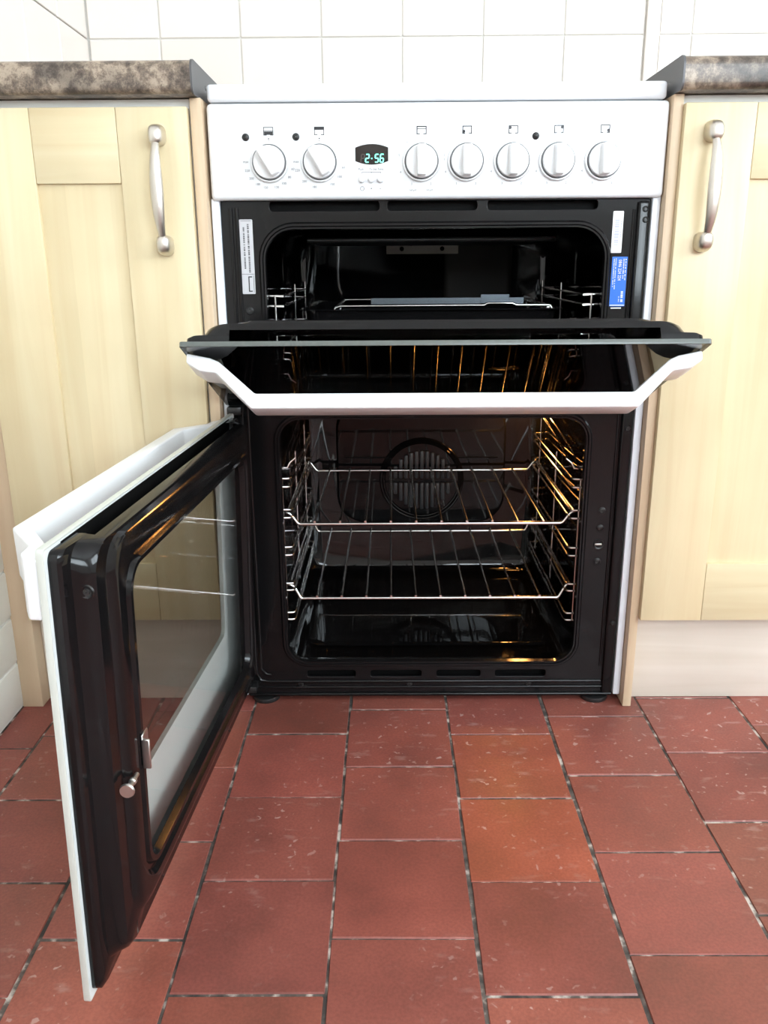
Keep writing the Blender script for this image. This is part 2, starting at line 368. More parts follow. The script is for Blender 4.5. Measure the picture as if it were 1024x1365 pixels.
# window with mullions behind the photographer
a0, a1, b0, b1 = WIN_FRONT
win = struct(finish('window_1', plate([[(a0, b0), (a1, b0), (a1, b1), (a0, b1)], [(a0 + .05, b0 + .05), (a0 + .36, b0 + .05), (a0 + .36, b1 - .05), (a0 + .05, b1 - .05)],
             [(a0 + .41, b0 + .05), (a1 - .46, b0 + .05), (a1 - .46, b1 - .05), (a0 + .41, b1 - .05)], [(a1 - .41, b0 + .05), (a1 - .05, b0 + .05), (a1 - .05, b1 - .05), (a1 - .41, b1 - .05)]], 0.06, 0.004), 'window_paint', None, 0))
win.location = (0, Y0 - 0.10, 0)
for nm, bx_ in (('glazing_bar', (a0 + .05, a0 + .36, 0.012, 0.045, 1.32, 1.35)), ('glazing_bar', (a1 - .41, a1 - .05, 0.012, 0.045, 1.32, 1.35))):
    box(nm, bx_, 'window_paint', win)
for p, q in ((a0 + .05, a0 + .36), (a0 + .41, a1 - .46), (a1 - .41, a1 - .05)):
    box('pane', (p, q, 0.026, 0.030, b0 + .05, b1 - .05), 'window_glass', win, bev=0)

# glazed wall tiles (each one a piece)
wt_cache = {}
def wall_tile(w, h, parent, loc, rotz=0):
    key = (round(w, 4), round(h, 4))
    if key not in wt_cache:
        m = MB(); m.box(-w / 2, w / 2, 0, 0.008, -h / 2, h / 2, 0.0018, 2)
        me = bpy.data.meshes.new('wall_tile'); me.from_pydata(m.v, [], m.f); me.materials.append(MATS['cream_wall_tile'])
        for p in me.polygons: p.use_smooth = True
        bm = bmesh.new(); bm.from_mesh(me); bmesh.ops.recalc_face_normals(bm, faces=bm.faces[:])
        for e in bm.edges:
            e.smooth = False
        bm.to_mesh(me); bm.free(); wt_cache[key] = me
    o = bpy.data.objects.new('wall_tile', wt_cache[key]); COL.objects.link(o); o.parent = parent; o.location = loc; o.rotation_euler = (0, 0, rotz)
    return o
ROWS = [(0.9125 if k == 0 else 0.929 + 0.152 * k, 0.929 + 0.152 * (k + 1)) for k in range(5)]
xs = [X0 + 0.009]
k = -4
while -0.0355 + 0.1546 * k < X0 + 0.03: k += 1
while -0.0355 + 0.1546 * k < 0.44:
    xs.append(-0.0355 + 0.1546 * k); k += 1
xs[-1] = 0.4265
xs2 = [0.4550, 0.5165]
while xs2[-1] < X1 - 0.16: xs2.append(xs2[-1] + 0.1525)
YT = 0.6
for za, zb in ROWS:
    for L_ in (xs, xs2):
        for p, q in zip(L_[:-1], L_[1:]):
            g = 0.0022
            wall_tile(q - p - g, zb - za - g, wall_back, ((p + q) / 2, YT, (za + zb) / 2))
# plain bullnose strip where the two tiled lengths meet, slightly proud
box('corner_trim', (0.4275, 0.4540, 0.594, 0.606, 0.9125, ROWS[-1][1]), 'cream_wall_tile', wall_back, 0.003)
for za, zb in ROWS:
    y = YT - 0.001
    for k in range(5):
        wall_tile(0.1500, zb - za - 0.0022, wall_left, (X0 + 0.008, y - 0.0752, (za + zb) / 2), -math.pi / 2 + math.pi)
        y -= 0.1524
# painted brickwork on the left wall below the worktop
for r_ in range(12):
    z = 0.004 + r_ * 0.0755
    y = 0.0 - (0.0 if r_ % 2 else 0.108)
    if r_ % 2 == 0: spans = [(-0.105, -0.004)]
    else: spans = []
    y = -0.108 if r_ % 2 == 0 else -0.004
    while y > -0.95: spans.append((y - 0.217, y - 0.004)); y -= 0.221
    for p, q in spans:
        m = MB(); m.box(-0.004, random.uniform(0.0022, 0.0042), p, q, z, z + 0.0712, 0.0024, 3)
        o = m.build('brick', 'painted_brick', wall_left); o.location = (X0, 0, 0)

# ================================================================== WORKTOPS
def worktop(label, xa, xb, end, group):
    t = empty('worktop', ((xa + xb) / 2, 0.28, 0.872)); ox, oz = -(xa + xb) / 2, -0.872; oy = -0.28
    zt, zb, yf = 0.9115, 0.8725, -0.045
    prof = [(0.5935, zt)]
    for k in range(7):
        a = math.radians(90 * k / 6); prof.append((yf + 0.012 - 0.012 * math.sin(a), zt - 0.012 + 0.012 * math.cos(a)))
    for k in range(5):
        a = math.radians(90 * k / 4); prof.append((yf + 0.008 - 0.008 * math.cos(a), zb + 0.008 - 0.008 * math.sin(a)))
    prof.append((0.5935, zb))
    m = MB(); m.loft([[(xa + ox, y + oy, z + oz) for y, z in prof], [(xb + ox, y + oy, z + oz) for y, z in prof]], True, True)
    m.build('board', 'worktop_laminate', t)
    s = 1 if end > 0 else -1; xe = xb if s > 0 else xa
    # aluminium end strip following the profile
    m = MB(); big = [(y + (0.0008 if y > 0.5 else -0.0008), z + (0.0010 if z > 0.89 else -0.0006)) for y, z in prof]
    m.loft([[(xe + ox, y + oy, z + oz) for y, z in big], [(xe + s * 0.0025 + ox, y + oy, z + oz) for y, z in big]], True, True)
    st = m.build('end_strip', 'strip_metal', t)
    for yy in (0.035, 0.30, 0.52):
        m = MB(); m.lathe([(0.0001, 0.0008), (0.0028, 0.0008), (0.0034, 0)], (0, 0, 0), 'x', 16)
        o = m.build('screw', 'screw_dark', st); o.location = (xe + s * 0.0026 + ox, yy + oy, 0.892 + oz); o.scale = (s, 1, 1)
    tag(t, label, 'worktop', group)
worktop('mottled brown worktop over the left cabinet, against the tiled left wall', X0 + 0.0095, -0.3075, 1, None)
worktop('mottled grey-brown worktop over the cabinet right of the white cooker', 0.3035, 1.30, -1, None)

# ================================================================== CABINETS
def nickel_handle(parent, x, y, z0, z1):
    # bow handle: two waisted feet on the door, a bar that swells at the middle
    m = MB(); zc = (z0 + z1) / 2; h = (z1 - z0) / 2
    loops = []; seg = 16
    path = []
    for k in range(41):
        t = -1 + 2 * k / 40
        path.append((0.0305 - 0.012 * abs(t) ** 3.0, zc + t * (h - 0.010), t))
    for off, zz, t in path:
        wx = 0.0043 + 0.0042 * (1 - abs(t) ** 1.8); wy = 0.0042 + 0.0022 * (1 - t * t)
        loops.append([(x + wx * math.cos(a), y - off + wy * math.sin(a), zz) for a in [2 * math.pi * i / seg for i in range(seg)]])
    m.loft(loops, True, True)
    for s in (-1, 1):
        zz = zc + s * (h - 0.002); lps = []
        for off, rx, rz, dz in ((0, .0098, .0125, 0), (.003, .0102, .013, 0), (.010, .0098, .0125, 0), (.018, .0092, .0118, -s * .001), (.023, .0078, .0098, -s * .002), (.0255, .0045, .0055, -s * .003)):
            lp = []
            for i in range(20):
                a = 2 * math.pi * i / 20; ca, sa = math.cos(a), math.sin(a); e = 0.72
                lp.append((x + rx * math.copysign(abs(ca) ** e, ca), y - off, zz + dz + rz * math.copysign(abs(sa) ** e, sa)))
            lps.append(lp)
        m.loft(lps, True, True)
    return m.build('handle', 'brushed_nickel', parent, 50)
def cab_door(parent, xa, xb, z0, z1, yf, handle_x):
    W = 0.0905
    d = box('door', (xa + W - 0.008, xb - W + 0.008, yf + 0.006, yf + 0.013, z0 + W - 0.008, z1 - W + 0.008), 'maple_panel', parent, 0)
    for p, q in ((xa, xa + W), (xb - W, xb)):
        box('stile', (p, q, yf, yf + 0.018, z0, z1), 'maple_upright', d, 0.0013)
    for p, q in ((z0, z0 + W), (z1 - W, z1)):
        box('rail', (xa + W + 0.0004, xb - W - 0.0004, yf + 0.0004, yf + 0.018, p, q), 'maple_across', d, 0.0012)
    nickel_handle(d, handle_x, yf, 0.690, 0.828)
    return d
YD = -0.0295
# left cabinet
cl = empty('base_cabinet', (-0.47, 0.28, 0)); clo = Vector((0.47, -0.28, 0))
def at(o): o.location = o.location + OFF; return o
OFF = clo
at(box('carcass', (-0.611, -0.3165, -0.0105, 0.585, 0.148, 0.8715), 'carcass_board', cl, 0.001))
at(box('end_panel', (-0.3160, -0.3015, -0.020, 0.585, 0.0, 0.8715), 'beech_laminate', cl, 0.001))
at(box('filler_panel', (-0.6435, -0.6115, -0.0165, 0.30, 0.0, 0.8715), 'beech_laminate', cl, 0.001))
at(box('plinth', (-0.611, -0.3165, 0.010, 0.026, 0.0, 0.147), 'plinth_laminate', cl, 0.001))
at(cab_door(cl, -0.6105, -0.3185, 0.1535, 0.8600, YD, -0.3560))
tag(cl, 'pale maple base cabinet left of the cooker, partly behind the open oven door', 'cabinet')
# right cabinet
cr = empty('base_cabinet', (0.60, 0.28, 0)); OFF = Vector((-0.60, -0.28, 0))
at(box('carcass', (0.3140, 0.9120, -0.0105, 0.585, 0.148, 0.8715), 'carcass_board', cr, 0.001))
at(box('end_panel', (0.3005, 0.3135, -0.020, 0.585, 0.0, 0.8715), 'beech_laminate', cr, 0.001))
at(box('plinth', (0.3140, 1.29, 0.010, 0.026, 0.0, 0.147), 'plinth_laminate', cr, 0.001))
at(cab_door(cr, 0.3135, 0.9100, 0.1500, 0.8600, YD, 0.3485))
tag(cr, 'pale maple base cabinet on the right of the cooker, brightly lit', 'cabinet')

# ================================================================== COOKER
ck = empty('freestanding_cooker', (0, 0.28, 0)); CO = Vector((0, -0.28, 0))
def ckp(o):
    o.parent = ck; o.location = o.location + CO; return o
# outer shell
for s in (-1, 1):
    xo, xi = s * 0.2995, s * 0.2885
    o = ckp(box('side_panel', (min(xo, xi), max(xo, xi), -0.004, 0.58, 0.012, 0.752), 'white_steel', None, 0.002))
ckp(box('back_panel', (-0.288, 0.288, 0.572, 0.58, 0.03, 0.86), 'black_plastic', None))
ckp(box('hob_top', (-0.2955, 0.2945, -0.0105, 0.585, 0.8678, 0.8890), 'white_enamel', None, 0.0045, 3))
ckp(box('ceramic_hob', (-0.275, 0.275, 0.02, 0.55, 0.8885, 0.8915), 'black_enamel', None, 0.001))
panel = ckp(box('control_panel', (-0.2972, 0.2992, -0.0125, 0.03, 0.7490, 0.8662), 'white_enamel', None, 0.006, 4))
YP = -0.0125
def on_panel(o, parent):
    o.parent = parent; return o
# ---- black front frame with two openings and vents
OV = (-0.2225, 0.2220, 0.0690, 0.4535); GR = (-0.2310, 0.2310, 0.5150, 0.7130)
slots = [(-0.222, -0.075), (-0.064, 0.056), (0.070, 0.217)]
lows = [(-0.194, -0.118), (-0.094, -0.014), (0.010, 0.079), (0.102, 0.181)]
holes = [rr(*OV, 0.032, 8), rr(*GR, 0.040, 8)] + [rr(p, q, 0.7355, 0.7475, 0.0045, 4) for p, q in slots] + [rr(p, q, 0.0425, 0.0535, 0.0035, 4) for p, q in lows]
fr = ckp(finish('front_frame', plate([rr(-0.288, 0.288, 0.008, 0.7490, 0.004, 3)] + holes, 0.010, 0.0012), 'black_enamel', None, 38))
ckp(box('vent_dark_sheet', (-0.28, 0.28, 0.016, 0.020, 0.7345, 0.7488), 'dark_void', None, 0))  # near-black sheet painting the shade behind the upper slots
ckp(box('vent_dark_sheet', (-0.28, 0.28, 0.016, 0.020, 0.036, 0.060), 'dark_void', None, 0))  # same dark sheet for the shade behind the lower slots
def rim(name, R_, r, w=0.009, h=0.0035):
    x0, x1, z0, z1 = R_; m = MB(); L_ = []
    for e, hh in ((w, 0.0002), (w * 0.7, -h), (w * 0.4, -h), (w * 0.25, -h * 0.4), (0.0, -h * 0.4), (-0.001, 0.006)):
        L_.append([(x, hh, z) for x, z in rr(x0 - e, x1 + e, z0 - e, z1 + e, r + e, 8)])
    m.loft(L_); return m.build(name, 'black_enamel', fr, 50)
rim('opening_rim', OV, 0.032); rim('opening_rim', GR, 0.040)
def bead(pts, r=0.0028, mat='black_enamel', name='pressed_bead'):
    return MB().tube(pts, r, 10).build(name, mat, fr)
# pressed beads down the sides and along the foot of the frame
bead([(-0.2745, 0, 0.74), (-0.2745, 0, 0.05), (-0.268, 0, 0.037), (-0.255, 0, 0.0345), (0.268, 0, 0.0345)])
bead([(-0.2665, 0, 0.74), (-0.2665, 0, 0.056), (-0.258, 0, 0.047), (-0.250, 0, 0.0465)])
bead([(-0.272, 0, 0.0245), (0.272, 0, 0.0245)], 0.0024)
bead([(-0.286, -0.001, 0.0125), (0.286, -0.001, 0.0125)], 0.0030)
bead([(0.2660, 0, 0.735), (0.2660, 0, 0.06)], 0.0020)
o = box('side_channel', (0.2700, 0.2855, -0.0065, 0.004, 0.016, 0.745), 'black_enamel', fr, 0.003, 3)
def screw(x, z, r=0.0045, y=0.0, mat='screw_dark'):
    m = MB(); m.lathe([(0.0001, -0.0018), (r * 0.45, -0.0018), (r * 0.5, -0.0008), (r * 0.7, -0.0008), (r * 0.75, -0.0022), (r, -0.0016), (r * 1.15, 0)], (x, y, z), 'y', 18)
    return m.build('screw', mat, fr)
for x, z in ((0.252, 0.315), (0.251, 0.288), (0.250, 0.235)): screw(x, z)
for x, z in ((0.2790, 0.136), (0.2780, 0.439), (0.2790, 0.735), (0.2800, 0.7215)): screw(x, z, 0.0035, -0.0065)
screw(-0.2555, 0.606, 0.005); 
for x in (-0.205, -0.033, 0.155): screw(x, 0.0300, 0.0040)
# latch receiver
m = MB(); m.lathe([(0.0078, -0.001), (0.0068, -0.0022), (0.0055, -0.0016), (0.0045, 0.006)], (0.250, 0, 0.262), 'y', 22)
m.build('latch_socket', 'screw_dark', fr); box('latch_tongue', (0.2445, 0.2550, -0.0012, 0.001, 0.2605, 0.2630), 'zinc_plate', fr, 0.0005)

# ---- cavities
def cavity(name, R_, r, depth, grow):
    x0, x1, z0, z1 = R_; m = MB(); L_ = []
    for y, e, rr_ in ((0.005, -0.001, r), (0.014, 0.0, r), (0.024, grow, r), (depth - 0.02, grow, r), (depth - 0.006, grow - 0.006, r), (depth, grow - 0.02, r)):
        L_.append([(x, y, z) for x, z in rr(x0 - e, x1 + e, z0 - e * 0.6, z1 + e * 0.6, rr_, 8)])
    m.loft(L_, False, True); return ckp(m.build(name, 'black_enamel_interior', None, 45))
oc = cavity('oven_cavity', OV, 0.032, 0.425, 0.011)
gc = cavity('grill_cavity', GR, 0.040, 0.425, 0.008)
def cav(o, p=oc): o.parent = p; return o
# raised rear panel and fan cover
def raised(x0, x1, z0, z1, r, y, h, name, parent, mat='black_enamel_interior'):
    m = MB(); m.loft([[(x, y - hh, z) for x, z in rr(x0 + e, x1 - e, z0 + e, z1 - e, r, 8)] for e, hh in ((0, 0), (0.004, h), (0.010, h))], False, True)
    return m.build(name, mat, parent, 45)
raised(-0.168, 0.166, 0.165, 0.412, 0.055, 0.425, 0.006, 'rear_panel', oc, 'rear_enamel')
box('panel_seam', (-0.150, 0.150, 0.4165, 0.419, 0.2990, 0.3010), 'dark_void', oc, 0)
fan = MB()
fc = (0.0005, 0.419, 0.256)
for R_, rad in ((0.081, 0.0026), (0.0755, 0.0022)):
    fan.tube([(fc[0] + R_ * math.cos(a), fc[1] - 0.002, fc[2] + R_ * math.sin(a)) for a in [2 * math.pi * k / 56 for k in range(56)]], rad, 8, True)
fan.lathe([(0.074, 0.0), (0.072, -0.0035), (0.0005, -0.0040)], fc, 'y', 56)
fo_ = cav(fan.build('fan_cover', 'rear_enamel', None, 45))
sl = MB()
for k in range(-5, 6):
    x = k * 0.0104; hh = math.sqrt(max(0, 0.059 ** 2 - x * x))
    if hh > 0.012:
        sl.box(fc[0] + x - 0.0033, fc[0] + x + 0.0033, fc[1] - 0.0110, fc[1] - 0.004, fc[2] + 0.004, fc[2] + hh, 0.0012, 2)
        sl.box(fc[0] + x - 0.0033, fc[0] + x + 0.0033, fc[1] - 0.0110, fc[1] - 0.004, fc[2] - hh, fc[2] - 0.006, 0.0012, 2)
sl.build('fan_grille_slats', 'slat_enamel', fo_)
# lamp in the rear top right
m = MB(); m.lathe([(0.024, 0.0), (0.024, -0.006), (0.018, -0.016), (0.008, -0.021), (0.0005, -0.022)], (0.190, 0.420, 0.415), 'y', 28)
lampg = cav(m.build('oven_lamp', 'lamp_glass', None))
pl = bpy.data.lights.new('oven_lamp_light', 'POINT'); pl.energy = 1.0; pl.color = (1.0, 0.42, 0.10); pl.shadow_soft_size = 0.012
po = bpy.data.objects.new('oven_lamp_light', pl); COL.objects.link(po); po.parent = lampg; po.location = (0.195, 0.375, 0.415)
# tray groove in the floor of the oven
raised(-0.205, 0.205, 0.0, 0.30, 0.03, 0, 0.0025, 'floor_pressing', oc)
fp = [o for o in oc.children if o.name.startswith('floor_pressing')][0]; fp.rotation_euler = (-math.pi / 2, 0, 0); fp.location = (0, 0.07, 0.0625)
# side racks
def side_rack(s, zs):
    xo, xi = s * 0.2265, s * 0.2135; m = MB(); W = 0.0019
    m.tube([(xo, 0.036, zs[0]), (xo, 0.036, zs[-1] - 0.002)], W, 8)
    m.tube([(xo, 0.385, zs[0] + 0.055), (xo, 0.385, zs[-1] - 0.002)], W, 8)
    m.tube([(xo, 0.225, zs[0]), (xo, 0.225, zs[-1] - 0.002)], W, 8)
    for z in zs:
        m.tube([(s * 0.231, 0.034, z), (xi + s * 0.004, 0.034, z), (xi + s * 0.001, 0.036, z), (xi, 0.042, z), (xi, 0.375, z), (xi + s * 0.001, 0.383, z), (xi + s * 0.004, 0.386, z), (s * 0.231, 0.386, z)], W, 8)
    # top hanger loop
    zt = zs[0]
    for dx in (0, s * 0.0125):
        m.tube([(xi + dx, 0.06, zt + 0.014), (xi + dx, 0.10, zt + 0.030), (xi + dx, 0.36, zt + 0.052), (xi + dx, 0.385, zt + 0.055)], W, 8)
    m.tube([(s * 0.231, 0.055, zt + 0.012), (xi + s * 0.006, 0.055, zt + 0.012), (xi + s * 0.002, 0.058, zt + 0.020), (xi - s * 0.006, 0.060, zt + 0.026)], W, 8)
    m.tube([(xi, 0.385, zt + 0.055), (s * 0.231, 0.385, zt + 0.055)], W, 8)
    return cav(m.build('side_rack', 'chrome_wire', None, 50))
ZS = [0.357, 0.344, 0.308, 0.295, 0.2475, 0.2345, 0.1875, 0.1760, 0.1380, 0.1262]
side_rack(-1, ZS); side_rack(1, [z - 0.003 for z in ZS])
# grill compartment: racks, rear bracket, element
for s in (-1, 1):
    m = MB(); xo, xi = s * 0.2245, s * 0.214
    m.tube([(xo, 0.034, 0.6245), (xo, 0.034, 0.535)], 0.0019, 8)
    for z in (0.624, 0.610, 0.570, 0.556):
        m.tube([(s * 0.234, 0.034, z), (xi, 0.034, z), (xi, 0.38, z), (s * 0.236, 0.38, z)], 0.0019, 8)
    for yy in (0.20, 0.37): m.tube([(xi, yy, 0.636), (xi, yy, 0.54)], 0.0017, 8)
    m.build('side_rack', 'chrome_wire', gc, 50)
hp = [rr(-0.067, 0.063, 0.6830, 0.7065, 0.001, 2)] + [[(cx + r * math.cos(a), cz + r * math.sin(a)) for a in [2 * math.pi * k / 14 for k in range(14)]] for cx, cz, r in ((-0.039, 0.692, 0.004), (0.034, 0.692, 0.004), (-0.022, 0.7015, 0.0045), (-0.060, 0.7015, 0.004))]
o = finish('rear_bracket', plate(hp, 0.002), 'heat_worn_plate', gc, 38); o.location = (0, 0.395, 0)
raised(0.040, 0.165, 0.575, 0.712, 0.014, 0.425, 0.003, 'rear_panel', gc, 'lit_patch_enamel')  # lighter patch shaped as the lit part of the rear wall
m = MB()
for k in range(4):
    y0 = 0.08 + k * 0.075
    m.tube([(-0.18, y0, 0.700), (0.17, y0, 0.700), (0.178, y0 + 0.010, 0.700), (0.178, y0 + 0.028, 0.700), (0.17, y0 + 0.037, 0.700), (-0.18, y0 + 0.037, 0.700)], 0.0035, 8)
m.build('grill_element', 'black_plastic', gc, 50)

# ---- stickers on the frame
def sticker(name, b, mat, lines, pm='print_dark', r=0.0012):
    x0, x1, z0, z1 = b
    o = finish(name, plate([rr(x0, x1, z0, z1, r, 3)], 0.0004), mat, fr, 0); o.location = (0, -0.0005, 0)
    m = MB()
    for x, w, za, zb, style in lines:
        z = za
        while z < zb:
            l = random.uniform(0.0007, 0.0016) if style == 'text' else (0.0004 + random.random() * 0.0006 if style == 'bar' else zb - za)
            m.add([(x - w / 2, -0.0001, z), (x + w / 2, -0.0001, z), (x + w / 2, -0.0001, min(z + l, zb)), (x - w / 2, -0.0001, min(z + l, zb))], [(0, 1, 2, 3)])
            z += l + random.uniform(0.0004, 0.0008) + (0.0012 if style == 'text' and random.random() < 0.2 else 0)
    m.build('print', pm, o, 0)['kind'] = 'stuff'
    return o
s1 = sticker('rating_label', (-0.2640, -0.2462, 0.6285, 0.7255), 'sticker_silver',
        [(-0.2525, 0.0024, 0.6570, 0.7200, 'text'), (-0.2585, 0.0022, 0.6620, 0.7160, 'text'), (-0.2551, 0.0170, 0.6545, 0.6550, 'line'), (-0.2551, 0.0140, 0.7235, 0.7240, 'line'),
         (-0.2545, 0.0016, 0.6315, 0.6515, 'line'), (-0.2525, 0.0050, 0.6315, 0.6330, 'line'), (-0.2525, 0.0050, 0.6505, 0.6520, 'line'), (-0.2480, 0.0006, 0.6305, 0.6530, 'line')])
s2 = sticker('barcode_label', (0.2385, 0.2525, 0.6795, 0.7330), 'sticker_white', [(0.2445, 0.0060, 0.6890, 0.7240, 'bar'), (0.2500, 0.0012, 0.6930, 0.7200, 'text')], 'print_lilac')
s3 = sticker('service_label', (0.2412, 0.2622, 0.6090, 0.6745), 'sticker_blue', [(0.2600, 0.0013, 0.6440, 0.6720, 'text'), (0.2572, 0.0013, 0.6460, 0.6720, 'text'), (0.2465, 0.0010, 0.6320, 0.6725, 'text'), (0.2440, 0.0010, 0.6350, 0.6720, 'text'), (0.2518, 0.020, 0.6100, 0.6110, 'line'), (0.2575, 0.0030, 0.6150, 0.6290, 'text'), (0.2535, 0.0010, 0.6150, 0.6220, 'text')], 'sticker_white', 0.0006)
tm = text_mesh('0846 224 224', 0.0062)
for v in tm.vertices: v.co = Vector((0.2522 + v.co.z, -0.0003, 0.6570 - v.co.x * 0.80))
finish('print', tm, 'sticker_white', s3, 0)['kind'] = 'stuff'
box('label_edge', (0.2435, 0.2575, -0.0008, 0.0, 0.6060, 0.6074), 'sticker_white', fr, 0)

# ---- feet
for x in (-0.262, 0.262):
    m = MB(); m.lathe([(0.0005, 0.0), (0.021, 0.0), (0.022, 0.003), (0.021, 0.007), (0.010, 0.008), (0.010, 0.03)], (x, 0.012, 0), 'z', 28)
    ckp(m.build('foot', 'black_plastic', None))

# ---- knobs
def make_knob(x, z, ang):
    m = MB(); m.lathe([(0.0246, 0.0), (0.0246, -0.0030), (0.0236, -0.0042), (0.0222, -0.0042), (0.0219, -0.0020)], (0, 0, 0), 'y', 48)
    k = m.build('control_knob', 'white_plastic', None, 50); ckp(k); k.location += Vector((x, YP, z)); k.rotation_euler = (0, -math.radians(ang), 0)
    m = MB(); m.lathe([(0.0219, -0.0020), (0.0214, -0.0060), (0.0203, -0.0060)], (0, 0, 0), 'y', 48); m.build('dial_ring', 'knob_ring', k, 50)
    m = MB(); m.lathe([(0.0203, -0.0045), (0.0203, -0.0090), (0.0196, -0.0102), (0.0005, -0.0108)], (0, 0, 0), 'y', 48); m.build('knob_face', 'white_plastic', k, 50)
    m = MB(); lp = []
    for y, e in ((-0.0100, 0), (-0.0225, -0.0006), (-0.0238, -0.0018)):
        lp.append([(px, y, pz) for px, pz in rr(-0.0062 - e * 1.0, 0.0062 + e, -0.0185 - e, 0.0195 + e, 0.002, 4)])
    m.loft(lp, False, True); m.build('grip', 'white_plastic', k, 50)
    box('pointer', (-0.0005, 0.0005, -0.0112, -0.0104, 0.0188, 0.0200), 'print_dark', k, 0)
    return k
KX = [(-0.2178, 32), (-0.1520, 30), (-0.0195, 0), (0.0393, 0), (0.0990, 0), (0.1578, 0), (0.2175, 0)]
for x, a in KX: make_knob(x, 0.7948, a)
# ---- prints on the panel
def frame_icon(cx, cz, w, h, t, fill=None):
    m = MB(); y = YP - 0.0002
    def q(x0, x1, z0, z1): m.add([(x0, y, z0), (x1, y, z0), (x1, y, z1), (x0, y, z1)], [(0, 1, 2, 3)])
    q(cx - w / 2, cx + w / 2, cz + h / 2 - t, cz + h / 2); q(cx - w / 2, cx - w / 2 + t, cz - h / 2, cz + h / 2); q(cx + w / 2 - t, cx + w / 2, cz - h / 2, cz + h / 2)
    q(cx - w / 2, cx - w * 0.17, cz - h / 2, cz - h / 2 + t); q(cx + w * 0.17, cx + w / 2, cz - h / 2, cz - h / 2 + t)
    for f in fill or []: q(cx + f[0] * w, cx + f[1] * w, cz + f[2] * h, cz + f[3] * h)
    return m
def spot(m, x, z, r):
    m.add([(x + r * math.cos(a), YP - 0.0002, z + r * math.sin(a)) for a in [2 * math.pi * k / 14 for k in range(14)]], [tuple(range(14))])
def pprint_(m, name, mat):
    o = m.build(name, mat, panel, 0, recalc=False); o['kind'] = 'stuff'; return o
ZI = 0.8325
pprint_(frame_icon(-0.2178, ZI, 0.0130, 0.0100, 0.0009, [(-.42, .42, -.42, -.02), (-.5, .5, 0.02, 0.08)]), 'oven_symbol', 'print_dark')
pprint_(frame_icon(-0.1520, ZI, 0.0130, 0.0100, 0.0009, [(-.45, .45, .12, .5)]), 'grill_symbol', 'print_dark')
pprint_(frame_icon(-0.0195, ZI, 0.0130, 0.0100, 0.0012, [(-.5, .5, .40, .5), (-.5, .5, .12, .20)]), 'hob_symbol', 'print_grey')
for x, dx, dz, mt in ((0.0393, -.004, -.0018, 'print_dark'), (0.0990, -.004, .0022, 'print_grey'), (0.1578, .004, .0022, 'print_grey'), (0.2175, .004, -.0018, 'print_grey')):
    m = frame_icon(x, ZI, 0.0125, 0.0100, 0.0013); spot(m, x + dx, ZI + dz, 0.0019); pprint_(m, 'hob_symbol', mt)
def dial_print(x, words, ticks, mat, r=0.0285, size=0.0042):
    m = MB()
    for wd, a in words:
        tm = text_mesh(wd, size); cx, cz = x + r * math.sin(math.radians(a)), 0.7948 + r * math.cos(math.radians(a))
        m.add([(v.co.x + cx, YP - 0.0002, v.co.z + cz) for v in tm.vertices], [p.vertices[:] for p in tm.polygons])
    for a in ticks:
        cx, cz = x + 0.0262 * math.sin(math.radians(a)), 0.7948 + 0.0262 * math.cos(math.radians(a)); spot(m, cx, cz, 0.0006)
    pprint_(m, 'dial_print', mat)
dial_print(-0.2178, [('max', 272), ('220', 252), ('200', 232), ('180', 212), ('150', 192), ('120', 165), ('100', 145), ('80', 125), ('60', 105)], [0], 'print_grey', 0.0312)
dial_print(-0.1520, [('max', 272), ('220', 252), ('200', 222), ('180', 195), ('150', 150), ('100', 125), ('60', 102)], [0], 'print_grey', 0.0312)
m6 = [('0', 0), ('6', 322), ('5', 285), ('4', 245), ('3', 205), ('2', 155), ('1', 85)]
for x in (-0.0195, 0.0393, 0.0990, 0.1578, 0.2175):
    dial_print(x, m6, [], 'print_pale', 0.0300, 0.0040)
for x, t_ in ((-0.0305, 'half grill'), (-0.0085, 'full grill')):
    tm = text_mesh(t_, 0.0028); m = MB(); m.add([(v.co.x + x, YP - 0.0002, v.co.z + 0.7600) for v in tm.vertices], [p.vertices[:] for p in tm.polygons]); pprint_(m, 'dial_print', 'print_grey')
m = MB(); spot(m, -0.2178, 0.8235, 0.0009); spot(m, -0.1520, 0.8235, 0.0009); pprint_(m, 'dot_print', 'print_dark')
# indicator lamps
for x, z in ((-0.2475, 0.8255), (-0.1822, 0.8255), (0.1282, 0.8245)):
    m = MB(); m.lathe([(0.0046, 0.0), (0.0046, -0.0012), (0.0036, -0.0020), (0.0005, -0.0024)], (x, YP, z), 'y', 24); ckp(m.build('indicator_light', 'black_plastic', None))
